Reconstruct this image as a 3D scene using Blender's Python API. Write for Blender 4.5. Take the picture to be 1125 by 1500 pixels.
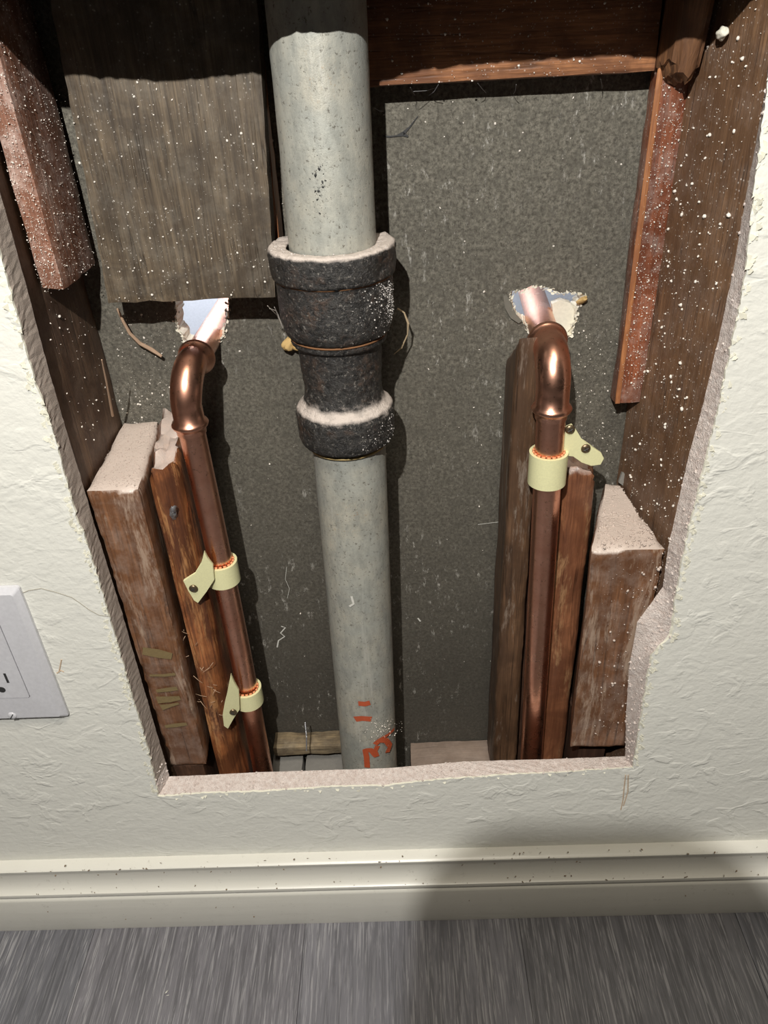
import bpy, bmesh, math, random
from mathutils import Vector, Matrix, noise
random.seed(7)
PI = math.pi
scn = bpy.context.scene
for o in list(bpy.data.objects): bpy.data.objects.remove(o)

# ------------------------------------------------------------------ camera
F = 1127.0
pit, rol, yaw = [math.radians(a) for a in (33.11, -3.224, -1.809)]
CAM = Vector((0, -.3708, .648))
fw = Vector((math.sin(yaw)*math.cos(pit), math.cos(yaw)*math.cos(pit), -math.sin(pit)))
x0 = Vector((math.cos(yaw), -math.sin(yaw), 0)); u0 = x0.cross(fw)
cx = math.cos(rol)*x0 + math.sin(rol)*u0
cu = -math.sin(rol)*x0 + math.cos(rol)*u0
cam = bpy.data.objects.new('camera', bpy.data.cameras.new('camera'))
scn.collection.objects.link(cam)
M = Matrix((cx, cu, -fw)).transposed().to_4x4(); M.translation = CAM
cam.matrix_world = M
cam.data.sensor_fit = 'VERTICAL'; cam.data.sensor_height = 36
cam.data.lens = 36*F/1500; cam.data.clip_start = .005
scn.camera = cam

def ray(px, py): return cx*((px-562.5)/F) + cu*((750-py)/F) + fw
def Y(px, py, y): r = ray(px, py); return CAM + r*((y-CAM.y)/r.y)
def Zp(px, py, z): r = ray(px, py); return CAM + r*((z-CAM.z)/r.z)
def Xp(px, py, x): r = ray(px, py); return CAM + r*((x-CAM.x)/r.x)

# ------------------------------------------------------------------ light
w = bpy.data.worlds.new('world'); scn.world = w; w.use_nodes = True
w.node_tree.nodes['Background'].inputs[0].default_value = (1.0, .93, .80, 1)
w.node_tree.nodes['Background'].inputs[1].default_value = .014
l = bpy.data.lights.new('work_lamp', 'POINT'); l.energy = 26.0; l.color = (1, .975, .93); l.shadow_soft_size = .0045
lo = bpy.data.objects.new('work_lamp', l); lo.location = (-.08, -.50, .92); scn.collection.objects.link(lo)
l = bpy.data.lights.new('overhead_fill', 'AREA'); l.energy = 19; l.color = (1, .91, .77); l.shape = 'DISK'; l.size = .5  # unseen overhead area light added for the warm room ambient
lo = bpy.data.objects.new('overhead_fill', l); lo.location = (.1, -.85, 2.2); scn.collection.objects.link(lo)
l = bpy.data.lights.new('lamp_in_room_beyond', 'AREA'); l.energy = 4.5; l.color = (.92, .95, 1); l.shape = 'DISK'; l.size = .12
lo = bpy.data.objects.new('lamp_in_room_beyond', l); lo.location = (-.14, .24, .74); lo.rotation_euler = (1.15, 0, 0); scn.collection.objects.link(lo)
scn.view_settings.view_transform = 'Standard'; scn.view_settings.look = 'None'
scn.view_settings.exposure = 0; scn.view_settings.gamma = 1; scn.view_settings.use_curve_mapping = False

# ------------------------------------------------------------------ helpers
col = scn.collection
def obj(name, bm, mat, parent=None, smooth=False, angle=None):
    me = bpy.data.meshes.new(name)
    bmesh.ops.recalc_face_normals(bm, faces=bm.faces)
    bm.to_mesh(me); bm.free()
    for m in (mat if isinstance(mat, (list, tuple)) else [mat]): me.materials.append(m)
    if smooth:
        me.polygons.foreach_set('use_smooth', [True]*len(me.polygons))
        if angle: me.set_sharp_from_angle(angle=math.radians(angle))
    o = bpy.data.objects.new(name, me); col.objects.link(o)
    if parent: o.parent = parent
    return o
def tag(o, label=None, cat=None, group=None, kind=None):
    if label: o['label'] = label
    if cat: o['category'] = cat
    if group: o['group'] = group
    if kind: o['kind'] = kind
    return o
def empty(name, label, cat, group=None):
    o = bpy.data.objects.new(name, None); col.objects.link(o); o.empty_display_size = .02
    return tag(o, label, cat, group)
def nz(p, s=1.0, k=0): return noise.noise(Vector((p[0]*s+k*7.3, p[1]*s-k*3.1, p[2]*s+k*1.7)))

def hexa(c, step=.006, amp=.0007, ns=60, bev=.0012, seed=0, fn=None):
    """block of sawn lumber from 8 corners: bottom 4 (x0y0,x1y0,x1y1,x0y1) then top 4, rough faces"""
    c = [Vector(p) for p in c]
    bm = bmesh.new()
    nx = max(2, min(12, int((c[1]-c[0]).length/step))); ny = max(2, min(14, int((c[3]-c[0]).length/step)))
    nzz = max(2, min(70, int((c[4]-c[0]).length/step)))
    def P(i, j, k):
        u, v, t = i/nx, j/ny, k/nzz
        b = (c[0]*(1-u)+c[1]*u)*(1-v) + (c[3]*(1-u)+c[2]*u)*v
        a = (c[4]*(1-u)+c[5]*u)*(1-v) + (c[7]*(1-u)+c[6]*u)*v
        return b*(1-t)+a*t
    ctr = sum(c, Vector())/8
    V = {}
    def vert(i, j, k):
        if (i, j, k) not in V:
            p = P(i, j, k)
            on = (i in (0, nx))+(j in (0, ny))+(k in (0, nzz))
            q = p.copy()
            if on >= 2:
                ax = Vector((ctr.x-p.x, ctr.y-p.y, ctr.z-p.z))
                d = Vector(((1 if ax.x > 0 else -1) if i in (0, nx) else 0, (1 if ax.y > 0 else -1) if j in (0, ny) else 0, (1 if ax.z > 0 else -1) if k in (0, nzz) else 0))
                q += d*bev*(.6+.9*abs(nz(p, 90, seed+5)))
            n = Vector((nz((p.x, p.y, p.z*.25), ns, seed), nz((p.x, p.y, p.z*.25), ns, seed+1), nz(p, ns, seed+2)))
            q += n*amp
            if fn: q = fn(p, q, (i/nx, j/ny, k/nzz))
            V[(i, j, k)] = bm.verts.new(q)
        return V[(i, j, k)]
    for a, b, f in ((nx, ny, lambda s, i, j: (i, j, s*nzz)), (nx, nzz, lambda s, i, j: (i, s*ny, j)), (ny, nzz, lambda s, i, j: (s*nx, i, j))):
        for s in (0, 1):
            for i in range(a):
                for j in range(b):
                    bm.faces.new([vert(*f(s, *t)) for t in ((i, j), (i+1, j), (i+1, j+1), (i, j+1))])
    return bm
def box(a, b): return [(a[0], a[1], a[2]), (b[0], a[1], a[2]), (b[0], b[1], a[2]), (a[0], b[1], a[2]), (a[0], a[1], b[2]), (b[0], a[1], b[2]), (b[0], b[1], b[2]), (a[0], b[1], b[2])]

def tube(bm, pts, rad, seg=32, caps=True, mat=0):
    pts = [Vector(p) for p in pts]; n = len(pts)
    if not isinstance(rad, (list, tuple)): rad = [rad]*n
    ref = Vector((1, 0, 0)); rings = []
    for i, p in enumerate(pts):
        t = (pts[min(i+1, n-1)]-pts[max(i-1, 0)]).normalized()
        if abs(t.dot(ref)) > .95: ref = Vector((0, 1, 0))
        a = (ref - t*ref.dot(t)).normalized(); ref = a; b = t.cross(a)
        rings.append([bm.verts.new(p+(a*math.cos(2*PI*k/seg)+b*math.sin(2*PI*k/seg))*rad[i]) for k in range(seg)])
    for i in range(n-1):
        for k in range(seg):
            f = bm.faces.new((rings[i][k], rings[i][(k+1) % seg], rings[i+1][(k+1) % seg], rings[i+1][k])); f.material_index = mat
    if caps: bm.faces.new(rings[0][::-1]); bm.faces.new(rings[-1])
    return bm
def lathe(bm, prof, cx_, cy_, seg=96, fn=None):
    rings = []
    for i, (r, z) in enumerate(prof):
        ring = []
        for k in range(seg):
            a = 2*PI*k/seg; p = Vector((cx_+r*math.cos(a), cy_+r*math.sin(a), z))
            if fn: p = fn(p, i, a, r)
            ring.append(bm.verts.new(p))
        rings.append(ring)
    for i in range(len(prof)-1):
        for k in range(seg): bm.faces.new((rings[i][k], rings[i][(k+1) % seg], rings[i+1][(k+1) % seg], rings[i+1][k]))
    return rings
def prism(poly, th, bm=None, axis=Vector((0, 1, 0))):
    """poly: 3D points of the front face, extruded along axis by th"""
    bm = bm or bmesh.new()
    f = [bm.verts.new(p) for p in poly]; b = [bm.verts.new(Vector(p)+axis*th) for p in poly]
    n = len(f)
    bm.faces.new(f); bm.faces.new(b[::-1])
    for i in range(n): bm.faces.new((f[i], f[(i+1) % n], b[(i+1) % n], b[i]))
    return bm
def resample(pts, step, closed=True):
    out = []; n = len(pts)
    for i in range(n if closed else n-1):
        a, b = pts[i], pts[(i+1) % n]; L = math.hypot(b[0]-a[0], b[1]-a[1]); m = max(1, int(L/step))
        for k in range(m): out.append((a[0]+(b[0]-a[0])*k/m, a[1]+(b[1]-a[1])*k/m))
    return out
def lump(bm, p, s, seed=0, stretch=(1, 1, 1), sub=1, mat=0):
    r = bmesh.ops.create_icosphere(bm, subdivisions=sub, radius=s)
    rot = Matrix.Rotation(random.random()*6, 3, Vector((random.random()-.5, random.random()-.5, random.random()-.4)).normalized())
    for v in r['verts']:
        q = Vector(v.co); q *= 1+.5*nz(q/s, 1.3, seed)
        q = Vector((q.x*stretch[0], q.y*stretch[1], q.z*stretch[2])); v.co = Vector(p)+rot@q

# ------------------------------------------------------------------ materials
class NT:
    def __init__(s, name):
        s.m = bpy.data.materials.new(name); s.m.use_nodes = True; s.t = s.m.node_tree; s.b = s.t.nodes['Principled BSDF']
    def n(s, ty, **k):
        nd = s.t.nodes.new('ShaderNode'+ty)
        for a, v in k.items():
            if a[0] == 'i' and a[1:].isdigit(): 
                if hasattr(v, 'is_output') or isinstance(v, bpy.types.NodeSocket): s.t.links.new(v, nd.inputs[int(a[1:])])
                else: nd.inputs[int(a[1:])].default_value = v
            elif isinstance(v, bpy.types.NodeSocket): s.t.links.new(v, nd.inputs[a])
            elif a in nd.inputs.keys(): nd.inputs[a].default_value = v
            else: setattr(nd, a, v)
        return nd
    def link(s, a, b): s.t.links.new(a, b)
    def coord(s, scale=(1, 1, 1), loc=(0, 0, 0)):
        tc = s.n('TexCoord'); mp = s.n('Mapping'); s.link(tc.outputs['Object'], mp.inputs[0])
        mp.inputs['Scale'].default_value = scale; mp.inputs['Location'].default_value = loc
        return mp.outputs[0]
    def noise(s, vec, scale, detail=4, rough=.6, dist=0):
        nd = s.n('TexNoise'); s.link(vec, nd.inputs['Vector']); nd.inputs['Scale'].default_value = scale
        nd.inputs['Detail'].default_value = detail; nd.inputs['Roughness'].default_value = rough; nd.inputs['Distortion'].default_value = dist
        return nd.outputs['Fac']
    def ramp(s, fac, stops):
        nd = s.n('ValToRGB'); s.link(fac, nd.inputs[0]); e = nd.color_ramp.elements
        while len(e) < len(stops): e.new(.5)
        for el, (p, c) in zip(e, stops):
            el.position = p; el.color = (c, c, c, 1) if not isinstance(c, (tuple, list)) else (*c, 1)
        return nd.outputs[0]
    def mix(s, fac, a, b, mode='MIX'):
        nd = s.n('MixRGB', blend_type=mode)
        for i, v in enumerate((fac, a, b)):
            if isinstance(v, bpy.types.NodeSocket): s.link(v, nd.inputs[i])
            elif i == 0: nd.inputs[0].default_value = v
            else: nd.inputs[i].default_value = (*v, 1) if len(v) == 3 else v
        return nd.outputs[0]
    def math(s, op, a, b=0.0):
        nd = s.n('Math', operation=op)
        for i, v in enumerate((a, b)):
            if isinstance(v, bpy.types.NodeSocket): s.link(v, nd.inputs[i])
            else: nd.inputs[i].default_value = v
        return nd.outputs[0]
    def bump(s, h, strength=.5, dist=.001, prev=None):
        nd = s.n('Bump'); s.link(h, nd.inputs['Height']); nd.inputs['Strength'].default_value = strength; nd.inputs['Distance'].default_value = dist
        if prev: s.link(prev, nd.inputs['Normal'])
        return nd.outputs[0]
    def out(s, color=None, rough=None, normal=None, metal=None, spec=None):
        for k, v in (('Base Color', color), ('Roughness', rough), ('Normal', normal), ('Metallic', metal), ('Specular IOR Level', spec)):
            if v is None: continue
            if isinstance(v, bpy.types.NodeSocket): s.link(v, s.b.inputs[k])
            elif k == 'Base Color': s.b.inputs[k].default_value = (*v, 1)
            else: s.b.inputs[k].default_value = v
        return s.m
    def up(s):   # how far a surface faces up: dust settles there
        g = s.n('NewGeometry'); sp = s.n('SeparateXYZ'); s.link(g.outputs['Normal'], sp.inputs[0]); return sp.outputs[2]

def plain(name, c, rough=.5, metal=0, bumps=0, bs=400):
    t = NT(name); v = t.coord()
    n = t.noise(v, bs, 3)
    cc = t.mix(t.ramp(n, ((.3, .0), (.7, .35))), c, tuple(x*.72 for x in c))
    return t.out(cc, rough, t.bump(n, bumps, .0004) if bumps else None, metal)

def wood(name, light, dark, axis='Z', fine=1.0, dust=.0, dustc=(.62, .52, .46), wear_or_haze=None, rough=.55, specks=.0, seed=0.0, topdust=.0, coarse=1.0, cracks=.7):
    t = NT(name)
    s = {'Z': (1, 1, .045), 'X': (.045, 1, 1), 'Y': (1, .045, 1)}[axis]
    v = t.coord(s, (seed, seed*2, seed*3)); vo = t.coord((1, 1, 1), (seed, 0, 0))
    g1 = t.noise(v, 130*coarse, 5, .65, .6)
    g2 = t.noise(v, 900*fine, 3, .6)
    blot = t.noise(vo, 20, 5, .65, 1.0)
    c = t.mix(t.ramp(g1, ((.34, 0.), (.66, 1.))), dark, light)
    c = t.mix(t.ramp(g2, ((.35, .55), (.6, 0.))), c, tuple(x*.45 for x in dark))
    c = t.mix(t.ramp(blot, ((.42, .72), (.58, 0.))), c, tuple(x*.75 for x in dark))
    ck = t.math('MULTIPLY', t.ramp(t.noise(v, 75*coarse, 2, .5, .3), ((.472, 0.), (.49, 1.), (.508, 0.))), t.ramp(t.noise(vo, 30, 2), ((.45, 0.), (.6, cracks))))
    c = t.mix(ck, c, tuple(x*.22 for x in dark))
    if wear_or_haze:
        c = t.mix(t.ramp(t.noise(t.coord((1, 1, .16), (seed+3, 0, 0)), 75, 6, .8, .25), ((.54, 0.), (.64, .85))), c, wear_or_haze)
    if dust:
        dn = t.noise(vo, 60, 6, .75)
        c = t.mix(t.math('MULTIPLY', t.ramp(dn, ((.45, 0.), (.72, 1.))), dust), c, dustc)
    if specks:
        vr = t.n('TexVoronoi'); t.link(vo, vr.inputs['Vector']); vr.inputs['Scale'].default_value = 420
        sp = t.ramp(vr.outputs['Distance'], ((.10, 1.), (.22, 0.)))
        msk = t.ramp(t.noise(vo, 120, 3, .7), ((.5-.15*specks, 0.), (.62, 1.)))
        c = t.mix(t.math('MULTIPLY', t.math('MULTIPLY', sp, msk), min(1, specks)), c, (.85, .78, .7))
    if topdust:
        up = t.up(); dm = t.noise(vo, 90, 5, .8)
        k = t.math('MULTIPLY', t.ramp(t.math('ADD', up, t.math('MULTIPLY', t.math('SUBTRACT', dm, .5), .9)), ((.35, 0.), (.65, 1.))), topdust)
        c = t.mix(k, c, dustc)
    h = t.math('SUBTRACT', t.math('ADD', t.math('MULTIPLY', g1, .7), t.math('MULTIPLY', g2, .5)), t.math('MULTIPLY', ck, .8))
    return t.out(c, rough, t.bump(h, .55, .0009))

M_wall = None
def mk_wall():
    t = NT('painted_wall'); v = t.coord((1, 1, 1.25))
    n1 = t.math('MULTIPLY', t.ramp(t.noise(v, 48, 3, .5, .8), ((.52, 0.), (.62, 1.))), t.ramp(t.noise(v, 13, 2), ((.42, 0.), (.58, 1.))))
    n2 = t.noise(t.coord((1, 1, 1.1)), 95, 3, .5, .5); n3 = t.noise(v, 260, 3, .5)
    wv = t.ramp(t.noise(t.coord((.7, 1, 1.5), (2, 1, 0)), 17, 3, .5, 1.2), ((.47, 0.), (.5, 1.), (.53, 0.)))
    wm = t.ramp(t.noise(t.coord((1, 1, 1), (5, 1, 0)), 22, 3, .6), ((.5, 0.), (.6, 1.)))
    h = t.math('ADD', t.math('ADD', t.math('MULTIPLY', n1, .40), t.math('MULTIPLY', n2, .55)), t.math('ADD', t.math('MULTIPLY', n3, .34), t.math('MULTIPLY', t.math('MULTIPLY', wv, wm), .22)))
    c = t.mix(t.ramp(n2, ((.3, 0.), (.7, .5))), (.75, .745, .685), (.71, .71, .655))
    return t.out(c, .42, t.bump(h, .6, .0017))
M_wall = mk_wall()
def mk_cut():
    t = NT('gypsum_cut_edge'); v = t.coord()
    n = t.noise(v, 260, 5, .75); n2 = t.noise(t.coord((1, 1, 1)), 900, 3, .7)
    c = t.mix(t.ramp(n, ((.35, 0.), (.65, 1.))), (.60, .50, .45), (.80, .72, .67))
    c = t.mix(t.ramp(n2, ((.25, .5), (.5, 0.))), c, (.38, .33, .29))
    return t.out(c, .9, t.bump(t.math('ADD', n, n2), .9, .0012))
M_cut = mk_cut()
M_cut_dark = plain('dark_fibre_edge', (.36, .30, .255), .95, 0, .7, 1500)  # darker grey-brown used only on the left cut edge
M_paper = plain('torn_paint_and_paper', (.74, .72, .60), .85, 0, .5, 300)
M_trim = (lambda t: t.out(t.mix(t.ramp(t.noise(t.coord((1, 1, 1)), 150, 6, .8), ((.60, 0.), (.72, .5))), t.mix(t.ramp(t.noise(t.coord(), 9, 3), ((.3, 0.), (.7, 1.))), (.66, .645, .58), (.70, .685, .62)), (.28, .25, .20)), .34, t.bump(t.noise(t.coord((.1, 1, 1)), 160, 3), .25, .0007)))(NT('painted_baseboard'))
def mk_floor(k, base, lite):
    t = NT('grey_wood_plank_%s' % 'abcdef'[k]); v = t.coord((1, .05, 1), (k*1.7, k*.9, 0))
    g = t.noise(v, 170, 6, .7, 1.4); g2 = t.noise(t.coord((1, .035, 1), (k, 0, 0)), 620, 3, .7, .6); b = t.noise(t.coord((1, .18, 1), (k*3, 0, 0)), 26, 3, .6, .9)
    c = t.mix(t.ramp(b, ((.3, 0.), (.7, 1.))), base, tuple(x*1.45 for x in base))
    c = t.mix(t.ramp(g, ((.42, .6), (.55, 0.))), c, tuple(x*.55 for x in base))
    c = t.mix(t.math('MULTIPLY', t.ramp(g2, ((.52, 0.), (.62, 1.))), t.ramp(b, ((.3, .3), (.6, .9)))), c, lite)
    return t.out(c, .5, t.bump(t.math('ADD', g, g2), .35, .0005))
M_floor = [mk_floor(k, b, (.31, .305, .315)) for k, b in enumerate(((.112, .112, .125), (.132, .130, .144), (.102, .102, .114), (.124, .12, .132), (.113, .111, .12)))]
def mk_board():
    t = NT('grey_gypsum_lath'); v = t.coord()
    a = t.noise(v, 420, 6, .8); b = t.noise(v, 14, 4, .6); c2 = t.noise(v, 120, 5, .8)
    c = t.mix(t.ramp(a, ((.38, 0.), (.62, 1.))), (.052, .046, .035), (.235, .218, .175))
    c = t.mix(t.ramp(c2, ((.40, .55), (.55, 0.))), c, (.085, .078, .062))
    # darker tone towards the foot of the board
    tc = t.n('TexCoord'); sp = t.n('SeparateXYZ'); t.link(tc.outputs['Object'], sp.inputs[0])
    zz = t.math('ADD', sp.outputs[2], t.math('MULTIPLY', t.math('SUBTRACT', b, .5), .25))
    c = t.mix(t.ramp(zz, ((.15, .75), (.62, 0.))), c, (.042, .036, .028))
    vr = t.n('TexVoronoi'); t.link(v, vr.inputs['Vector']); vr.inputs['Scale'].default_value = 170
    c = t.mix(t.math('MULTIPLY', t.ramp(vr.outputs['Distance'], ((.06, 1.), (.12, 0.))), t.ramp(c2, ((.45, 0.), (.6, .7)))), c, (.04, .035, .03))
    wh = t.math('MULTIPLY', t.ramp(t.noise(t.coord((1, 1, .4)), 190, 6, .8), ((.57, 0.), (.66, 1.))), t.ramp(t.noise(v, 17, 3), ((.45, 0.), (.62, .8))))
    c = t.mix(wh, c, (.55, .53, .48))
    return t.out(c, .85, t.bump(a, .6, .0008))
M_board = mk_board()
def mk_galv():
    t = NT('galvanised_steel'); v = t.coord((1, 1, .45)); v1 = t.coord()
    a = t.noise(v, 150, 6, .75); b = t.noise(v1, 30, 4, .65); c2 = t.noise(v1, 420, 4, .8); s = t.noise(t.coord((1, 1, .07)), 130, 4, .7)
    c = t.mix(t.ramp(b, ((.35, 0.), (.65, 1.))), (.36, .37, .335), (.44, .42, .35))
    c = t.mix(t.ramp(a, ((.36, .75), (.58, 0.))), c, (.25, .255, .23))
    c = t.mix(t.ramp(c2, ((.34, .85), (.42, 0.))), c, (.10, .09, .07))
    c = t.mix(t.ramp(s, ((.60, 0.), (.72, .55))), c, (.50, .49, .44))
    c = t.mix(t.math('MULTIPLY', t.ramp(c2, ((.58, 0.), (.68, .8))), t.ramp(b, ((.5, 0.), (.7, 1.)))), c, (.30, .19, .09))
    return t.out(c, .55, t.bump(c2, .35, .0007), .2)
M_galv = mk_galv()
def mk_iron():
    t = NT('tarred_cast_iron'); v = t.coord()
    a = t.noise(v, 260, 5, .8); b = t.noise(v, 38, 4, .7); up = t.up()
    c = t.mix(t.ramp(a, ((.35, 0.), (.7, 1.))), (.006, .006, .006), (.050, .046, .042))
    c = t.mix(t.math('MULTIPLY', t.ramp(b, ((.52, 0.), (.68, .6))), t.ramp(a, ((.45, 0.), (.6, 1.)))), c, (.11, .050, .022))
    g = t.n('NewGeometry'); sp = t.n('SeparateXYZ'); t.link(g.outputs['Position'], sp.inputs[0])
    sx = t.math('ADD', sp.outputs[0], t.math('MULTIPLY', t.math('SUBTRACT', t.noise(v, 60, 4, .7), .5), .05))
    spl = t.math('MULTIPLY', t.ramp(t.math('MULTIPLY_ADD', sx, 20.), ((.45, 0.), (.5, 1.))), 0.0)
    c = t.mix(t.ramp(t.noise(v, 500, 3, .8), ((.58, 0.), (.68, .7))), c, (.26, .24, .21))
    k = t.ramp(t.math('ADD', up, t.math('MULTIPLY', t.math('SUBTRACT', t.noise(v, 130, 5, .8), .5), .8)), ((.25, 0.), (.7, .95)))
    c = t.mix(k, c, (.62, .54, .48))
    return t.out(c, .42, t.bump(a, 1.0, .0016))
M_iron = mk_iron()
def mk_copper():
    t = NT('copper'); v = t.coord(); a = t.noise(v, 60, 4, .6); b = t.noise(v, 420, 3, .7)
    c = t.mix(t.ramp(a, ((.35, 0.), (.7, 1.))), (.86, .47, .33), (.70, .34, .23))
    c = t.mix(t.ramp(b, ((.60, 0.), (.74, .7))), c, (.28, .13, .08))
    return t.out(c, t.ramp(a, ((.3, .24), (.7, .38))), t.bump(b, .06, .0004), 1.0)
M_copper = mk_copper()
M_plastic = plain('cream_plastic', (.74, .72, .42), .38, 0, .1, 900)
M_liner_reflection = plain('copper_reflection_orange', (.75, .30, .14), .5)  # copper's reflection in the clip, put into the liner's orange colour
M_screw = plain('bronze_screw', (.20, .15, .09), .35, .8)
M_white_plastic = plain('white_plastic', (.60, .60, .63), .28)
M_slot = plain('dark_slot', (.03, .03, .03), .6)
M_dust = plain('white_dust_crumbs', (.80, .74, .66), .9)
M_rust = plain('rust_stain', (.22, .10, .04), .8)
M_yellow = plain('yellow_sealant_ring', (.45, .33, .14), .6)
M_foam = plain('tan_foam_crumb', (.62, .42, .17), .9, 0, .6, 900)
M_caulk = plain('cream_plaster', (.78, .74, .62), .8, 0, .8, 500)
M_whitepanel = plain('white_sheet', (.74, .77, .84), .6)
M_redpaint = plain('orange_red_marking_paint', (.46, .085, .03), .6, 0, .3)
M_olive = plain('olive_stencil_stain', (.20, .145, .065), .6, 0, .8)
M_whitemark = plain('white_paint_streak', (.62, .61, .56), .7)
M_twig = plain('pale_splinter', (.44, .30, .20), .8)
M_metalbit = plain('crushed_grey_foil', (.35, .35, .36), .35, .7, .8, 900)
M_black = plain('black_rubberised_case', (.02, .02, .022), .5)

W_plank = wood('weathered_grey_brown_fir', (.175, .130, .082), (.062, .045, .030), coarse=2.0, specks=.35, dust=.25, dustc=(.30, .27, .22), seed=1)
W_stud = wood('brown_fir_side', (.27, .150, .078), (.15, .078, .040), coarse=1.5, fine=1.2, specks=.7, dust=.12, seed=2)
W_red = wood('red_brown_lath', (.36, .12, .055), (.15, .045, .022), specks=1., dust=.35, seed=3, rough=.4)
W_orange = wood('orange_fir', (.52, .24, .09), (.24, .09, .035), seed=4, rough=.45)
W_block = wood('smooth_brown_block', (.25, .115, .054), (.14, .062, .030), fine=.7, topdust=1.0, dust=.25, dustc=(.56, .47, .41), wear_or_haze=(.36, .26, .19), seed=5, rough=.38)  # wear colour here paints a sparse whitish haze on the blocks
W_rough = wood('split_orange_brown_stud', (.46, .17, .06), (.10, .036, .018), coarse=1.1, topdust=.8, wear_or_haze=(.44, .22, .09), seed=6, rough=.4, dustc=(.55, .47, .42))
W_rightlath = wood('red_brown_batten', (.38, .16, .075), (.16, .06, .03), wear_or_haze=(.38, .22, .11), topdust=.5, seed=8, rough=.4)
W_leftlath = wood('scuffed_brown_batten', (.17, .092, .048), (.08, .042, .022), wear_or_haze=(.24, .19, .15), topdust=.5, seed=9)
W_dusty = wood('dust_coated_stud_offcut', (.34, .16, .10), (.20, .085, .05), specks=1., dust=.75, dustc=(.62, .48, .42), seed=10)
W_sill = wood('dusty_sill_wood', (.26, .19, .14), (.15, .105, .075), axis='X', topdust=.35, dust=.5, seed=11, dustc=(.38, .30, .25))
W_hblock = wood('orange_crosspiece_fir', (.50, .22, .09), (.17, .065, .028), axis='X', specks=.4, seed=12)
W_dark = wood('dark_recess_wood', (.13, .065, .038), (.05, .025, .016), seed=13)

# ------------------------------------------------------------------ setting: wall with the cut opening
front = [(-.1952, .1560), (-.1912, .2146), (-.1906, .2666), (-.1890, .3286), (-.1880, .3999), (-.1898, .4092), (-.1875, .4657), (-.1890, .4975), (-.1865, .5444), (-.1855, .5728), (-.1855, .668), (-.160, .6625), (-.125, .6590), (-.104, .6572), (-.068, .6585), (-.03, .6550), (.0, .6620), (.03, .6635), (.09, .6640), (.127, .6590),
         (.1605, .664), (.1602, .6148), (.1614, .5961), (.1641, .5655), (.1677, .5347), (.1681, .4985), (.1682, .4597), (.1670, .4285), (.1656, .3635), (.1662, .3301), (.1690, .3032), (.1585, .2871), (.1590, .23), (.1604, .1737),
         (.1042, .1702), (.0771, .1699), (.0129, .1658), (-.02, .1608), (-.0651, .1614), (-.1176, .1582), (-.1591, .1585)]
back = [(-.1880, .1630), (-.1876, .2146), (-.1870, .2666), (-.1862, .3286), (-.1866, .3999), (-.1864, .4092), (-.1862, .4657), (-.1858, .4975), (-.1842, .5444), (-.1835, .5728), (-.1835, .678), (-.160, .6725), (-.125, .6690), (-.104, .6672), (-.068, .6685), (-.03, .6670), (.0, .6720), (.03, .6735), (.09, .6740), (.127, .6690),
        (.1595, .674), (.1652, .6098), (.1655, .5961), (.1660, .5655), (.1668, .5347), (.1664, .4985), (.1650, .4597), (.1626, .4285), (.1608, .3635), (.1622, .3328), (.1500, .3043), (.1497, .2623), (.1540, .21), (.1585, .1705),
        (.1042, .1700), (.0378, .1701), (.0, .1668), (-.02, .1652), (-.0651, .1650), (-.1184, .1650), (-.16, .1635)]
def resample2(A, B, step):
    oa, ob = [], []; n = len(A)
    for i in range(n):
        a, a2, b, b2 = A[i], A[(i+1) % n], B[i], B[(i+1) % n]
        m = max(1, int(math.hypot(a2[0]-a[0], a2[1]-a[1])/step))
        for k in range(m):
            t = k/m
            oa.append((a[0]+(a2[0]-a[0])*t, a[1]+(a2[1]-a[1])*t)); ob.append((b[0]+(b2[0]-b[0])*t, b[1]+(b2[1]-b[1])*t))
    return oa, ob
fa, ba = resample2(front, back, .0022)
TH = .0127
def jit(p, s, k, a): return (p[0]+a*(nz((p[0], 0, p[1]), s, k)+.6*nz((p[0], 0, p[1]), s*3, k+1)), p[1]+a*(nz((p[0], 3, p[1]), s, k)+.6*nz((p[0], 3, p[1]), s*3, k+1)))
fa0 = list(fa); fa = [jit(p, 260, 1, .0010) for p in fa]; ba = [jit(p, 200, 3, .0003) for p in ba]
def wall_face(bm, inner, outer, y, mi):
    vi = [bm.verts.new((x, y, z)) for x, z in inner]; vo = [bm.verts.new((x, y, z)) for x, z in outer]
    ed = [bm.edges.new((v[i], v[(i+1) % len(v)])) for v in (vi, vo) for i in range(len(v))]
    r = bmesh.ops.triangle_fill(bm, use_beauty=True, use_dissolve=False, edges=ed)
    for f in r['geom']:
        if isinstance(f, bmesh.types.BMFace): f.material_index = mi
    return vi, vo
bm = bmesh.new()
outer = [(-.9, 0), (.9, 0), (.9, 1.25), (-.9, 1.25)]
fi, fo = wall_face(bm, fa, outer, 0, 0); bi, bo = wall_face(bm, ba, outer, TH, 1)
N = len(fi); mids = []
for q in (.09, .3, .5, .75):
    K = q*40; G = lambda i, j: (fa[i] if q < .1 else fa0[i])[j]
    mids.append([bm.verts.new(((1-q)*G(i, 0)+q*ba[i][0]+.00045*nz((fa0[i][0], K, fa0[i][1]), 420, 5), TH*q, (1-q)*G(i, 1)+q*ba[i][1]+.00045*nz((fa0[i][0], K, fa0[i][1]), 420, 6))) for i in range(N)])
loops = [fi]+mids+[bi]
for li in range(5):
    a, b = loops[li], loops[li+1]
    for i in range(N):
        f = bm.faces.new((a[i], a[(i+1) % N], b[(i+1) % N], b[i]))
        f.material_index = 3 if li == 0 else (2 if fa[i][0] < -.17 and fa[i][1] > .17 else 1)
for i in range(4): bm.faces.new((fo[i], fo[(i+1) % 4], bo[(i+1) % 4], bo[i])).material_index = 1
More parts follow.
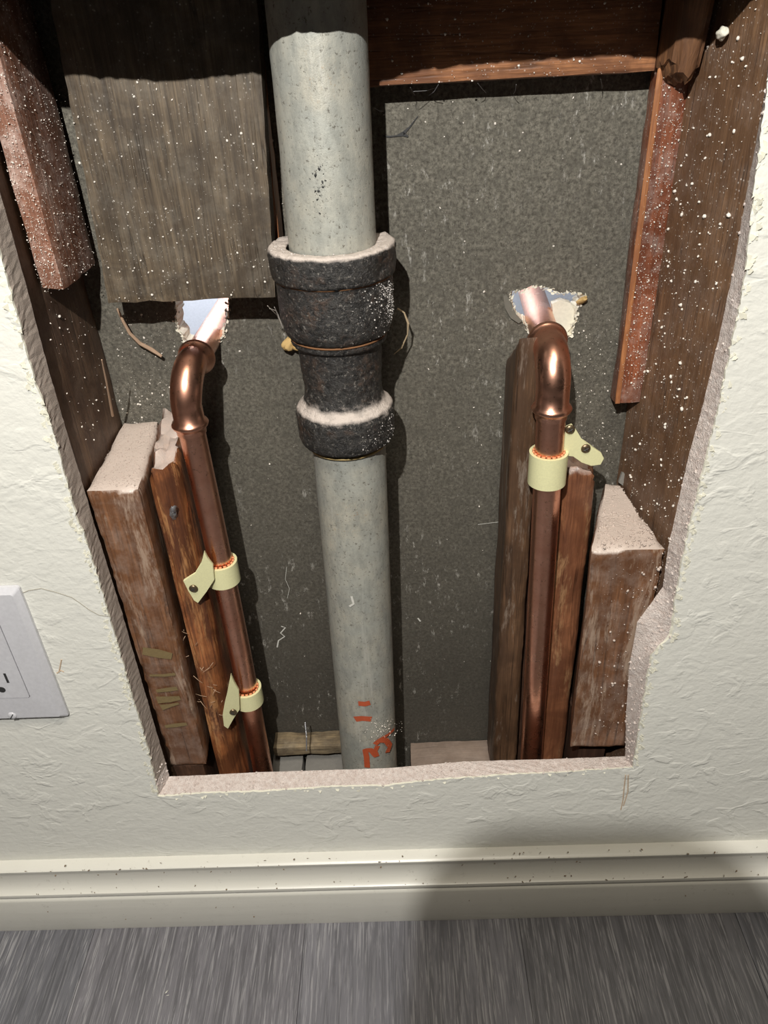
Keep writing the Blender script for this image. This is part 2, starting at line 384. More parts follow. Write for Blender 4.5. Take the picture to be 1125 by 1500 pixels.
wall = tag(obj('wall_back', bm, [M_wall, M_cut, M_cut_dark, M_paper]), 'textured off-white drywall with a ragged rectangular opening cut in it', kind='structure')
# torn scraps of paint and paper standing along the cut
bm = bmesh.new()
for i in range(N):
    x, z = fa[i]
    side = 'L' if x < -.17 and z > .16 else ('R' if x > .15 and z > .175 else 'B')
    if z > .65: continue
    k = {'L': 3, 'R': 3, 'B': 1}[side]
    if nz((x, 0, z), 130, 11) < -.12: continue
    for _ in range(k):
        if random.random() > (.55 if side != 'B' else .4): continue
        out = {'L': Vector((-1, 0, 0)), 'R': Vector((1, 0, 0)), 'B': Vector((0, 0, -1))}[side]
        s = random.uniform(.0006, .0022)*(1 if side != 'B' else .7)
        base = Vector((x, 0, z))+out*random.uniform(-.0006, .0032)+Vector((0, -.0001, random.uniform(-.002, .002)))
        t = Vector((random.uniform(-.4, .4), 0, 1)).normalized() if side != 'B' else Vector((1, 0, random.uniform(-.4, .4))).normalized()
        o2 = out.copy(); o2.y = -random.uniform(.1, 1.0); o2.normalize()
        p = [base-t*s, base+t*s, base+t*s*random.uniform(.1, .7)+o2*s*random.uniform(.7, 1.6), base-t*s*random.uniform(.2, .8)+o2*s*random.uniform(.4, 1.2)]
        vs = [bm.verts.new(q) for q in p]; vb = [bm.verts.new(q+Vector((0, .00025, 0))+out*.0001) for q in p]
        bm.faces.new(vs); bm.faces.new(vb[::-1])
        for a in range(4): bm.faces.new((vs[a], vs[(a+1) % 4], vb[(a+1) % 4], vb[a]))
tag(obj('torn_paper', bm, M_paper, wall), 'ragged cream scraps of torn paint and paper along the cut', kind='stuff')
# crumbs of gypsum on the lower right edge and along the bottom edge
bm = bmesh.new()
for _ in range(900):
    i = random.randrange(N); x, z = fa[i]
    if z > .37 and random.random() < .75: continue
    if x < -.17 and z > .18: continue
    if z > .64: continue
    q = random.random(); a, b = fi[0].co if False else Vector((fa[i][0], 0, fa[i][1])), Vector((ba[i][0], TH, ba[i][1]))
    lump(bm, a*(1-q)+b*q, random.uniform(.0003, .0011), random.random()*9)
tag(obj('gypsum_crumbs', bm, M_cut, wall), kind='stuff')
# hairline crack from the outlet to the opening, and short scratches
bm = bmesh.new()
pts = [Y(x, y, .0) for x, y in ((27, 871), (42, 865), (60, 862), (80, 867), (105, 875), (118, 884), (130, 893), (145, 901), (160, 903))]
tube(bm, pts, .00035, 5)
tag(obj('hairline_crack', bm, plain('crack_shade', (.34, .32, .27), .9), wall), 'thin curved hairline crack')
bm = bmesh.new()
for pl in (((91, 966), (88, 978), (86, 984)), ((84, 986), (90, 982), (94, 984)), ((917, 1135), (915, 1150), (912, 1172), (909, 1186)), ((921, 1135), (919, 1160), (914, 1180))):
    tube(bm, [Y(x+random.uniform(-1, 1), y, 0) for x, y in pl], .0005, 5)
obj('scratch', bm, plain('scratch_brown', (.55, .42, .30), .9), wall)

# rear board with two ragged holes
def px_loop(pts, y, step=.0016, amp=.0012, k=0):
    q = [Y(x, y_, y) for x, y_ in pts]; q = resample([(p.x, p.z) for p in q], step)
    return [jit(p, 260, k, amp) for p in q]
hr = [(748, 428), (765, 424), (778, 419), (800, 421), (822, 430), (842, 428), (856, 432), (850, 448), (843, 456), (846, 470), (838, 478), (838, 490), (822, 492), (795, 494), (776, 486), (768, 474), (757, 464), (750, 448)]
hl = [(256, 418), (335, 418), (334, 448), (332, 475), (326, 492), (312, 512), (285, 512), (270, 500), (262, 485), (259, 465), (257, 448)]
HOLES = [px_loop(hr, .1, k=2), px_loop(hl, .1, k=4)]
def lerp_loop(L_, s, k):
    cx_ = sum(p[0] for p in L_)/len(L_); cz = sum(p[1] for p in L_)/len(L_)
    return [jit((cx_+(p[0]-cx_)*s, cz+(p[1]-cz)*s), 200, k, .0015) for p in L_]
bm = bmesh.new()
out_f = [(-.26, 0), (.26, 0), (.26, 1.2), (-.26, 1.2)]
def board_face(y, holes):
    loops_ = [[bm.verts.new((x, y, z)) for x, z in L_] for L_ in holes+[out_f]]
    ed = [bm.edges.new((v[i], v[(i+1) % len(v)])) for v in loops_ for i in range(len(v))]
    bmesh.ops.triangle_fill(bm, use_beauty=True, edges=ed)
    return loops_
A = board_face(.1, HOLES); B = board_face(.112, [lerp_loop(HOLES[0], .9, 7), lerp_loop(HOLES[1], .9, 8)])
for a, b in zip(A, B):
    n = len(a)
    for i in range(n):
        f = bm.faces.new((a[i], a[(i+1) % n], b[(i+1) % n], b[i]))
        if n > 4: f.material_index = 1
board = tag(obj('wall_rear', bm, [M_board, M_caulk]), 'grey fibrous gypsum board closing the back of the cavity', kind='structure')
# torn paper lips around the holes
for hi, (L_, nm) in enumerate(zip(HOLES, 'ab')):
    bm = bmesh.new(); n = len(L_)
    cxh = sum(p[0] for p in L_)/n; czh = sum(p[1] for p in L_)/n
    for i in range(n):
        x, z = L_[i]; d = Vector((x-cxh, 0, z-czh)).normalized()
        for _ in range(2):
            base = Vector((x, .0992, z))+d*random.uniform(-.0016, .0012)
            s = random.uniform(.0006, .0019); t = Vector((-d.z, 0, d.x))
            tip = base+(d*random.uniform(-1.0, 1.0)+Vector((0, -random.uniform(.2, .8), 0)))*s
            p = [base-t*s*.8, base+t*s*.8, tip+t*s*.4, tip-t*s*.5]
            vs = [bm.verts.new(q) for q in p]; vb = [bm.verts.new(q+Vector((0, .0004, .0001))) for q in p]
            bm.faces.new(vs); bm.faces.new(vb[::-1])
            for a in range(4): bm.faces.new((vs[a], vs[(a+1) % 4], vb[(a+1) % 4], vb[a]))
    tag(obj('torn_paper', bm, M_caulk, board), 'cream torn paper and plaster round a pipe hole', kind='stuff')
bm = bmesh.new(); lump(bm, Y(853, 440, .0985), .0042, 2, (.8, .5, 1.3), 2); obj('foam_crumb', bm, M_foam, board)
bm = bmesh.new()
bm = prism([Y(*p, .104) for p in ((809, 446), (822, 440), (836, 444), (842, 458), (840, 476), (830, 488), (817, 480), (810, 465))], .006, bm)
bmesh.ops.subdivide_edges(bm, edges=bm.edges, cuts=2)
for v in bm.verts: v.co.y += .0012*nz((v.co.x, 0, v.co.z), 420, 3)
obj('plaster_flap', bm, M_caulk, board, True, 60)
bm = prism([Y(*p, .098) for p in ((737, 434), (742, 432), (752, 452), (757, 462), (765, 470), (760, 474), (748, 466), (740, 452))], .0012)
obj('torn_flap', bm, plain('grey_paper_flap', (.16, .15, .125), .9), board)
# white sheet of the room behind
bm = hexa(box((-.6, .42, -.2), (.6, .43, 1.2)), .05, 0, bev=0)
tag(obj('trim_1', bm, M_whitepanel), 'white cabinet side of the room beyond, seen through the pipe holes', kind='structure')

# floor planks, baseboard
floor = bpy.data.objects.new('floor', None); col.objects.link(floor); tag(floor, 'grey wood-look plank floor running away under the wall', kind='structure')
x = -.098-.181*5; k = 0
while x < .9:
    bm = bmesh.new(); bmesh.ops.create_cube(bm, size=1)
    for v in bm.verts: v.co = Vector((x+.0904+v.co.x*.1807, -.44+v.co.y*.88, -.004+v.co.z*.008))
    bmesh.ops.bevel(bm, geom=bm.edges[:], offset=.0002, segments=1, affect='EDGES')
    obj('plank', bm, M_floor[(k*3+1) % 5], floor); x += .181; k += 1
bm = hexa(box((-.9, -.88, -.03), (.9, .13, -.0085)), .3, 0, bev=0); obj('subfloor', bm, M_slot, floor)
prof = [(0, .0), (-.0140, .0), (-.0148, .003), (-.0148, .046), (-.0143, .0485), (-.0125, .0500), (-.0142, .0515), (-.0150, .0540), (-.0146, .0565), (-.0120, .0580), (-.0094, .0620), (-.0082, .0680), (-.0080, .0745), (-.0086, .0782), (-.0096, .0802), (-.0097, .0822), (-.0080, .0836), (-.003, .0842), (0, .0846)]
bm = bmesh.new(); xs = [-.9+i*.02 for i in range(91)]
R_ = [[bm.verts.new((x, y*(1+.01*nz((x, 0, z), 12)), z*.95)) for y, z in prof] for x in xs]
for i in range(len(xs)-1):
    for j in range(len(prof)-1): bm.faces.new((R_[i][j], R_[i+1][j], R_[i+1][j+1], R_[i][j+1]))
bm.faces.new(R_[0]); bm.faces.new(R_[-1][::-1])
bb = tag(obj('baseboard_back', bm, M_trim, None, True, 50), 'cream painted moulded baseboard along the foot of the wall', kind='structure')
bm = bmesh.new()
for _ in range(170):
    xx = random.uniform(-.32, .28); z, y = random.choice(((.0805, -.0104), (.0835, -.008), (.058, -.0122), (.056, -.0148), (.07, -.0083), (.03, -.0149), (.015, -.0149)))
    if z < .035 and random.random() < .6: continue
    lump(bm, (xx, y, z+random.uniform(-.001, .001)), random.uniform(.0002, .0007), random.random()*9, (1.6, .4, 1))
tag(obj('grime_specks', bm, plain('brown_grime', (.22, .16, .10), .9), bb), kind='stuff')

# ------------------------------------------------------------------ framing lumber
def dust(parent, fn, n, smin, smax, name='dust', mat=None, stretch=(1, 1, .6)):
    bm = bmesh.new()
    for _ in range(n):
        p = fn()
        if p is None: continue
        s = smin+(smax-smin)*random.random()**6
        lump(bm, p, s, random.random()*9, stretch, 1)
    return tag(obj(name, bm, mat or M_dust, parent, True), kind='stuff')

# right stud, its inner face toed in a little
SR = lambda y: .166-(y-.0127)*(.166-.1505)/(.1-.0127)
bm = hexa([(SR(.0130), .0130, .02), (.215, .0130, .02), (.215, .0995, .02), (SR(.0995), .0995, .02), (SR(.0130), .0130, 1.1), (.215, .0130, 1.1), (.215, .0995, 1.1), (SR(.0995), .0995, 1.1)], .012, .0004)
st = obj('stud', bm, W_stud, None, True, 40)
tag(st, 'tall brown wall stud speckled with white crumbs on the right of the cavity', 'stud')
def f():
    y = .02+.07*random.random(); z = .36+.3*random.random()
    if nz((0, y, z), 45, 3) < -.15 and random.random() < .7: return None
    return (SR(y)-.0003, y, z)
dust(st, f, 600, .00025, .0014, stretch=(.7, 1, 1))
# left stud
bm = hexa([(-.24, .0130, .02), (-.1905, .0130, .02), (-.1885, .0995, .02), (-.24, .0995, .02), (-.24, .0130, 1.1), (-.1905, .0130, 1.1), (-.1875, .0995, 1.1), (-.24, .0995, 1.1)], .012, .0005, seed=3)  # the left stud's shade is put into a darker wood colour
sl = tag(obj('stud', bm, wood('shaded_left_stud', (.15, .085, .045), (.07, .035, .02), dust=.4, seed=21, dustc=(.25, .18, .13)), None, True, 40), 'wall stud, coloured dark for its shade, seen behind the left edge of the opening', 'stud')
dust(sl, lambda: (-.1885, random.uniform(.03, .095), random.uniform(.43, .53)), 70, .0002, .0009)

# pieces fixed between the studs
lx = .0
bm = hexa([(-.1885, .036, .5315), (-.1755, .036, .5300), (-.1755, .091, .5300), (-.1885, .091, .5315), (-.1885, .036, 1.09), (-.1755, .036, 1.09), (-.1755, .091, 1.09), (-.1885, .091, 1.09)], .006, .0006, seed=5)
lp = tag(obj('stud_offcut', bm, W_dusty, None, True, 40), 'short dusty pinkish offcut nailed high on the left stud', 'lumber')
def f():
    z = random.uniform(.53, .66)
    return (random.uniform(-.188, -.176), .0355, z) if random.random() < .62 else (-.1752, random.uniform(.037, .09), z)
dust(lp, f, 1500, .00018, .0005)

bm = hexa([(-.1665, .065, .5130), (-.0680, .065, .5120), (-.0680, .0785, .5120), (-.1665, .0785, .5130), (-.1569, .065, .70), (-.0561, .065, .70), (-.0561, .0785, .70), (-.1569, .0785, .70)], .006, .0005, seed=6)
bmk = hexa([(-.1569, .065, .70), (-.0561, .065, .70), (-.0561, .0785, .70), (-.1569, .0785, .70), (-.15, .065, 1.09), (-.0561, .065, 1.09), (-.0561, .0785, 1.09), (-.15, .0785, 1.09)], .03, .0003, bev=0)
t_ = bpy.data.meshes.new('t'); bmk.to_mesh(t_); bmk.free(); bm.from_mesh(t_); bpy.data.meshes.remove(t_)
pk = tag(obj('wide_board', bm, W_plank, None, True, 40), 'wide weathered grey-brown board ending above the left copper pipe', 'board')
dust(pk, lambda: (random.uniform(-.164, -.07), .0648, random.uniform(.515, .625)), 420, .00015, .0008, stretch=(1, .5, 1))
bm = hexa([(-.158, .0805, .519), (-.0645, .0805, .519), (-.0645, .0992, .519), (-.158, .0992, .519), (-.150, .0805, 1.09), (-.0570, .0805, 1.09), (-.0570, .0992, 1.09), (-.150, .0992, 1.09)], .008, .0006, seed=7)
tag(obj('backing_board', bm, W_orange, None, True, 40), 'orange edge of a second board behind the wide weathered board', 'board')

bm = hexa(box((-.0560, .080, .6145), (.1370, .0992, .655)), .006, .0004, seed=8)
hb = tag(obj('crosspiece', bm, W_hblock, None, True, 40), 'horizontal orange fir crosspiece with a lit lower edge above the grey board', 'lumber')
dust(hb, lambda: (random.uniform(-.0, .13), .0798, random.uniform(.615, .654)), 260, .0002, .0008, stretch=(1, .6, 1))
bm = hexa(box((-.0560, .0815, .6562), (.1370, .0992, .74)), .01, .0004, seed=9)
tag(obj('crosspiece', bm, W_hblock, None, True, 40), 'upper shadowed crosspiece stacked on the lit one at the top', 'lumber')

# right lath strip with the broken nose at the top
bm = hexa([(.1375, .0795, .4285), (.1545, .0795, .4290), (.1520, .0990, .4255), (.1385, .0990, .4255), (.1375, .0795, 1.08), (.1565, .0795, 1.08), (.1530, .0990, 1.08), (.1385, .0990, 1.08)], .005, .0007, seed=10)
rs = tag(obj('lath_strip', bm, W_red, None, True, 40), 'long red-brown lath strip fixed against the right stud', 'lumber')
dust(rs, lambda: (random.uniform(.139, .1535), .0790, random.uniform(.44, .62)), 700, .0002, .0007)
def ridge_fn(p, q, t): return q
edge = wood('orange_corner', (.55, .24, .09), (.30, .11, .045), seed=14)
bm = hexa(box((.1372, .0788, .43), (.1405, .0802, .62)), .004, .0003, bev=.0003, seed=11)  # thin orange strip along the lath's inner front corner
tag(obj('corner_strip', bm, edge, rs, True, 40), 'orange corner edge of the lath strip')
def nose(p, q, t):
    if t[2] < .35:
        q = q.copy(); k = (.35-t[2])/.35
        q.z += (abs(t[0]-.55)*.016+.006*nz((p.x*1.5, p.y, 0), 260, 4))*k
        q.y += .006*k*k
    return q
bm = hexa([(.1390, .056, .6095), (.1530, .056, .6095), (.1530, .0785, .6095), (.1360, .0785, .6075), (.1370, .056, .75), (.1560, .056, .75), (.1560, .0785, .75), (.1340, .0785, .75)], .0025, .0007, bev=.002, seed=12, fn=nose)
tag(obj('broken_batten', bm, wood('ribbed_orange_batten', (.40, .19, .08), (.13, .06, .03), coarse=1.6, seed=15), None, True, 50), 'broken ribbed batten nose hanging over the top of the lath strip', 'lumber')
bm = bmesh.new(); lump(bm, (.1560, .050, .6315), .0034, 3, (1.5, .8, .6), 3)
tag(obj('pebble', bm, M_caulk, None, True), 'smooth pale pebble of plaster lodged at the top of the right stud', 'debris')

# right block
bm = hexa([(.1165, .0145, .1785), (.1590, .0145, .1765), (.1500, .088, .1700), (.1340, .088, .1700), (.1138, .0145, .3620), (.1610, .0145, .3612), (.1508, .092, .3640), (.1400, .092, .3640)], .004, .0007, bev=.0015, seed=13)
rb = obj('cripple_stud', bm, W_block, None, True, 40)
tag(rb, 'short brown block with a crumb covered top at the lower right of the opening', 'lumber')
def f():
    u, v = random.random(), random.random()
    if random.random() < .75: return ((.117+(.158-.117)*u)*(1-v)+(.141+.010*u)*v, .016+.07*v, .3622+.001*random.random())
    return (.16-.035*random.random()**2, .0138, random.uniform(.19, .36))
dust(rb, f, 1300, .0002, .0013, mat=plain('pinkish_crumbs', (.55, .46, .40), .95))
bm = hexa(box((.128, .03, .05), (.150, .085, .170)), .01, .0008, seed=14)
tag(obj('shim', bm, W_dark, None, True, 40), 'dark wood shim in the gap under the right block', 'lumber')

# left block
bm = hexa([(-.1872, .0165, .1690), (-.1585, .0165, .1690), (-.1640, .098, .1690), (-.1880, .098, .1690), (-.1885, .0165, .4185), (-.1555, .0165, .4185), (-.1625, .098, .4235), (-.1880, .098, .4235)], .004, .0007, bev=.0016, seed=15)
lb = obj('cripple_stud', bm, W_block, None, True, 40)
tag(lb, 'left block with a smooth thick cap of pinkish dust on its top', 'lumber')
def f():
    v = random.random(); return (random.uniform(-.186, -.158-.004*v), .018+.078*v, .4190+.005*v)
dust(lb, f, 900, .00015, .0004, mat=plain('pink_dust', (.56, .47, .41), .95))
bm = hexa(box((-.187, .018, .03), (-.162, .096, .1675)), .01, .0008, seed=16)
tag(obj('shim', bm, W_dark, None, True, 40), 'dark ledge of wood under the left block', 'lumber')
# olive stencil marks on the left block
def ribbon(bm, pts, width, project, off):
    P_ = [project(*p) for p in pts]
    L1, L2 = [], []
    for i, p in enumerate(P_):
        t = (P_[min(i+1, len(P_)-1)]-P_[max(i-1, 0)]).normalized()
        n = off(p); s = t.cross(n).normalized(); w_ = width if not isinstance(width, (list, tuple)) else width[i]
        L1.append(bm.verts.new(p+n*.0003+s*w_*.5)); L2.append(bm.verts.new(p+n*.0003-s*w_*.5))
    for i in range(len(P_)-1): bm.faces.new((L1[i], L1[i+1], L2[i+1], L2[i]))
bm = bmesh.new()
pj = lambda x, y: Y(x, y, .0158); nf = lambda p: Vector((0, -1, 0))
for pl, wd in ((((209, 953), (232, 957), (252, 961)), [.007, .008, .006]), (((219, 989), (240, 989), (257, 987)), [.002, .0026, .0028]),
               (((229, 1012), (245, 1010), (260, 1008)), [.003, .004, .0035]), (((230, 1025), (248, 1024), (264, 1022)), [.007, .006, .004]),
               (((236, 1036), (250, 1033), (262, 1030)), [.006, .003, .002]), (((242, 1064), (258, 1062), (274, 1060)), [.003, .004, .003])):
    ribbon(bm, pl, wd, pj, nf)
tag(obj('stencil_mark', bm, M_olive, lb), 'faded olive stencil marks')

# left split stud
def split_top(p, q, t):
    q = q.copy()
    if t[2] > .9: q.z += (.006*nz((p.x, p.y, 0), 150, 2)+.003*nz((p.x, p.y, 0), 420, 3))*(t[2]-.9)/.1
    if t[1] == 0: q.y += .010*abs(t[0]-.42)**1.6*2+.0015*nz((p.x*3, 0, p.z*.4), 60, 4)
    return q
bm = hexa([(-.1585, .028, .03), (-.1370, .034, .03), (-.1390, .0985, .03), (-.1600, .0985, .03), (-.1535, .028, .4220), (-.1365, .034, .4250), (-.1380, .0985, .4300), (-.1600, .0985, .4300)], .0035, .0016, ns=70, bev=.002, seed=17, fn=split_top)
ls = tag(obj('split_stud', bm, W_rough, None, True, 45), 'split orange-brown stud with a jagged top beside the left copper pipe', 'stud')
bm = bmesh.new(); lump(bm, Y(254, 751, .0325), .0035, 5, (2.2, .6, .7), 3)
for v in bm.verts: v.co += Vector((nz(v.co, 900), nz(v.co, 900, 2), nz(v.co, 900, 3)))*.0008
tag(obj('crushed_metal', bm, M_metalbit, ls), 'crushed grey metal fleck')
bm = bmesh.new()
for _ in range(26):
    px, py = random.uniform(262, 330), random.uniform(900, 1050); px += (py-900)*.12-12
    a = Y(px, py, .029); d = Vector((random.uniform(-1, 1), -.25, random.uniform(-1, 1)))*random.uniform(.003, .007)
    tube(bm, [a, a+d*.5+Vector((0, -.0006, .0004)), a+d], [.00022, .00018, .00008], 5)
tag(obj('splinters', bm, M_twig, ls), kind='stuff')

# right wood behind the pipe
bm = hexa([(.0655, .0570, .03), (.0865, .0570, .03), (.0865, .0990, .03), (.0655, .0990, .03), (.0690, .0570, .4850), (.0850, .0570, .4870), (.0850, .0990, .4560), (.0690, .0990, .4560)], .0035, .0010, ns=90, bev=.0015, seed=18)
tag(obj('batten', bm, W_leftlath, None, True, 45), 'tall scuffed brown batten on the left of the right copper pipe', 'lumber')
bm = hexa([(.0870, .0710, .03), (.1035, .0710, .03), (.1035, .0990, .03), (.0870, .0990, .03), (.0855, .0710, .42), (.1025, .0710, .42), (.1025, .0990, .42), (.0855, .0990, .42)], .006, .0008, seed=19)
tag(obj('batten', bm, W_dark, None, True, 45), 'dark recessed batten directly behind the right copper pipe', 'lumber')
def ragtop(p, q, t):
    q = q.copy()
    if t[2] > .93: q.z += .008*nz((p.x, p.y, 0), 200, 2)*(t[2]-.93)/.07
    return q
bm = hexa([(.1040, .0540, .03), (.1250, .0540, .03), (.1250, .0990, .03), (.1040, .0990, .03), (.1030, .0540, .3960), (.1240, .0540, .3930), (.1250, .0990, .3930), (.1030, .0990, .3960)], .0035, .0011, ns=80, bev=.0018, seed=20, fn=ragtop)
rl = tag(obj('batten', bm, W_rightlath, None, True, 45), 'red-brown batten with a ragged top on the right of the right copper pipe', 'lumber')

# sill pieces at the foot
bm = hexa(box((-.0030, .058, .038), (.0720, .0992, .0925)), .006, .0010, seed=22)
tag(obj('sill_block', bm, W_sill, None, True, 45), 'pinkish dusty wood block at the foot right of the steel pipe', 'lumber')
bm = hexa(box((-.1240, .0800, .1000), (-.0600, .0992, .1115)), .005, .0008, seed=23)
tag(obj('ledger_strip', bm, wood('mottled_tan_strip', (.36, .27, .15), (.13, .1, .07), axis='X', seed=24, dust=.5, dustc=(.4, .33, .22)), None, True, 45), 'mottled tan strip across the foot of the board left of the steel pipe', 'lumber')
bm = hexa(box((-.1280, .060, .038), (-.0995, .0990, .086)), .006, .0010, seed=24)
W_gs = plain('grey_dusty_masonry', (.22, .21, .19), .9, 0, .8, 300)
tag(obj('masonry_block', bm, W_gs, None, True, 45), 'small grey dusty block nearest the left copper pipe foot', 'masonry')
bm = hexa(box((-.0975, .060, .038), (-.0600, .0990, .087)), .006, .0010, seed=25)
tag(obj('masonry_block', bm, W_gs, None, True, 45), 'small grey dusty block just left of the steel pipe foot', 'masonry')
bm = bmesh.new(); tube(bm, [Y(447, 1058, .078), Y(449, 1080, .070), Y(449, 1100, .064)], .0006, 6)
tag(obj('nail', bm, M_metalbit), 'thin pale nail standing in front of the tan strip', 'nail')
bm = hexa(box((-.19, .0135, 0), (.2, .0992, .0375)), .02, .0005, seed=26)
tag(obj('trim_2', bm, W_sill), 'bottom plate of the wall framing', kind='structure')
bm = hexa(box((-.24, .0135, 1.1), (.215, .0992, 1.14)), .02, .0005, seed=27)  # unseen blocking added to darken the top of the cavity
tag(obj('trim_3', bm, W_sill), 'unseen top blocking added to keep the cavity dark above the frame', kind='structure')
bm = hexa(box((-.056, .083, .742), (.137, .0992, 1.09)), .02, .0005, seed=28)
tag(obj('crosspiece', bm, W_hblock), 'topmost unlit crosspiece up in the dark of the cavity', 'lumber')

# dust and marks on the rear board
def f():
    u = random.random()
    if u < .35: return Y(random.uniform(170, 260), random.uniform(455, 620), .0998)
    if u < .6: return Y(random.uniform(840, 905), random.uniform(480, 680), .0998)
    return Y(random.uniform(330, 935), random.uniform(140, 1050), .0998)
dust(board, f, 1100, .00015, .0008, stretch=(1, .4, 1.2))
bm = bmesh.new()
pb = lambda x, y: Y(x, y, .0996)
for pl, wd in ((((412, 917), (418, 919), (411, 927), (417, 932), (408, 938), (406, 948)), .0011), (((420, 830), (418, 848), (424, 862), (421, 876)), .0003), (((700, 768), (716, 766), (734, 764)), .0004),
               (((612, 905), (616, 910)), .0012)):
    ribbon(bm, pl, wd, pb, nf)
obj('paint_streak', bm, M_whitemark, board)
bm = bmesh.new()
ribbon(bm, ((561, 199), (570, 200), (580, 199), (590, 196), (598, 200)), [.0006, .0009, .0007, .0022, .0008], pb, nf)
ribbon(bm, ((590, 196), (600, 186), (612, 170)), [.002, .0008, .0004], pb, nf)
obj('board_crack', bm, M_slot, board)

# ------------------------------------------------------------------ main steel drain pipe with cast iron hub
PX, PY = -.0335, .050
drain = empty('drain_pipe', 'large vertical galvanised drain pipe with a black cast iron hub in the middle', 'pipe')
def wob(p, i, a, r): 
    n = nz(p, 160, 9)*.0002
    return p+Vector((math.cos(a), math.sin(a), 0))*n
bm = bmesh.new(); prof = [(.0232, 1.09-(1.09-.53)*i/60) for i in range(61)]
lathe(bm, prof, -.0325, PY, 72, wob)
for v in bm.verts: v.co.x += (v.co.z-.55)*.012
obj('upper_pipe', bm, M_galv, drain, True)
bm = bmesh.new(); prof = [(.0225, .428-(.428-.04)*i/60) for i in range(61)]
lathe(bm, prof, -.0325, PY, 72, wob)
for v in bm.verts: v.co.x += (v.co.z-.42)*.015; 
lp_ = obj('lower_pipe', bm, M_galv, drain, True)
hub = [(.0236, .523), (.0242, .5452), (.0290, .5458), (.0322, .5462), (.0338, .5450), (.0342, .5425), (.0340, .5345), (.0336, .5305), (.0322, .5298), (.0318, .5285), (.0317, .515), (.0315, .5080), (.0305, .5020), (.0290, .4985), (.0272, .4975), (.0270, .4958), (.0272, .4940), (.0268, .4928), (.0245, .4915), (.0240, .489),
       (.0232, .477), (.0227, .466), (.0228, .4610), (.0240, .4570), (.0262, .4545), (.0284, .4525), (.0293, .4490), (.0293, .4440), (.0289, .4345), (.0278, .4305), (.0245, .4292), (.0236, .4302), (.0232, .4345)]
pr = []
for a, b in zip(hub[:-1], hub[1:]):
    m = max(1, int(math.hypot(a[0]-b[0], a[1]-b[1])/.0012))
    for i in range(m): pr.append((a[0]+(b[0]-a[0])*i/m, a[1]+(b[1]-a[1])*i/m))
pr.append(hub[-1])
def hubf(p, i, a, r):
    d = Vector((math.cos(a), math.sin(a), 0))
    q = p+d*(.0005*nz(p, 210, 4)+.0003*nz(p, 600, 5))
    ch = max(0, 1-abs(a-(2*PI-.62))/.32)*max(0, 1-abs(p.z-.5370)/.0085)   # chipped rim on the right front
    q -= d*.0028*ch*(.6+.8*abs(nz(p, 330, 3)))
    gp = max(0, 1-abs(a-.95)/.5) if p.z > .5435 and r > .0285 else 0             # missing rim piece at the back
    q.z -= .012*(1 if gp > .15 else 0)
    seam = math.exp(-((a-(2*PI-1.48))/.02)**2)*.0006
    q += d*seam
    if p.z > .5440 and r > .0245: q.z += .0007*nz(p, 300, 8)
    return q
bm = bmesh.new(); lathe(bm, pr, -.0332, PY, 128, hubf)
hb_ = obj('hub', bm, M_iron, drain, True); tag(hb_, 'black tarred cast iron hub with a dusty rim')
bm = bmesh.new(); tube(bm, [(-.0332+.0236*math.cos(a*2*PI/48), PY+.0236*math.sin(a*2*PI/48), .4270) for a in range(49)], .0009, 8, False)
tag(obj('sealant_ring', bm, M_yellow, drain, True), 'yellowish sealant ring under the hub')
bm = bmesh.new(); tube(bm, [(-.0332+.0318*math.cos(a*2*PI/64), PY+.0318*math.sin(a*2*PI/64), .5296) for a in range(65)], .0006, 6, False)
tube(bm, [(-.0332+.0272*math.cos(a*2*PI/64), PY+.0272*math.sin(a*2*PI/64), .4965) for a in range(65)], .0006, 6, False)
tag(obj('rust_line', bm, M_rust, drain, True), 'thin rusty casting lines')
# whitish splash on the right of the hub, crumbs on its shoulders
def f():
    u = random.random(); a = -random.uniform(.1, 1.05) if u < .75 else random.uniform(-PI, 0)
    if u < .75: z = .529-abs(random.gauss(0, .013)); a = -min(1.25, abs(random.gauss(.25, .38))+.6*(.529-z)*10*random.random()); r = .0317 if z > .5075 else .0317-(.5075-z)*.27; z = max(z, .4985)
    elif u < .9: z = random.uniform(.432, .449); r = .0292; a = -random.uniform(.1, 1.2)
    else: z = .5458; r = random.uniform(.025, .033)
    return (-.0332+r*math.cos(a), PY+r*math.sin(a), z)
dust(drain, f, 1100, .00013, .0006, name='plaster_splash', mat=plain('grey_plaster_dust', (.52, .49, .46), .9), stretch=(1, 1, 1))
# marking paint on the lower pipe
def cyl(px, py, r=.0228):
    d = ray(px, py); ox, oy = CAM.x+.0345, CAM.y-PY
    A_ = d.x**2+d.y**2; B_ = 2*(ox*d.x+oy*d.y); C_ = ox*ox+oy*oy-r*r; D_ = B_*B_-4*A_*C_
    t = (-B_-math.sqrt(D_))/(2*A_) if D_ > 0 else -B_/(2*A_)
    return CAM+d*t
cn = lambda p: Vector((p.x+.0345, p.y-PY, 0)).normalized()
dust(drain, lambda: cyl(random.gauss(466, 9), random.gauss(270, 22), .0232)+Vector((.0016, 0, 0)), 90, .0002, .0009, name='tar_specks', mat=M_slot, stretch=(1, .5, 1))
bm = bmesh.new()
def dens(pl, n=4):
    o_ = []
    for a, b in zip(pl[:-1], pl[1:]):
        for i in range(n): o_.append((a[0]+(b[0]-a[0])*i/n, a[1]+(b[1]-a[1])*i/n))
    return o_+[pl[-1]]
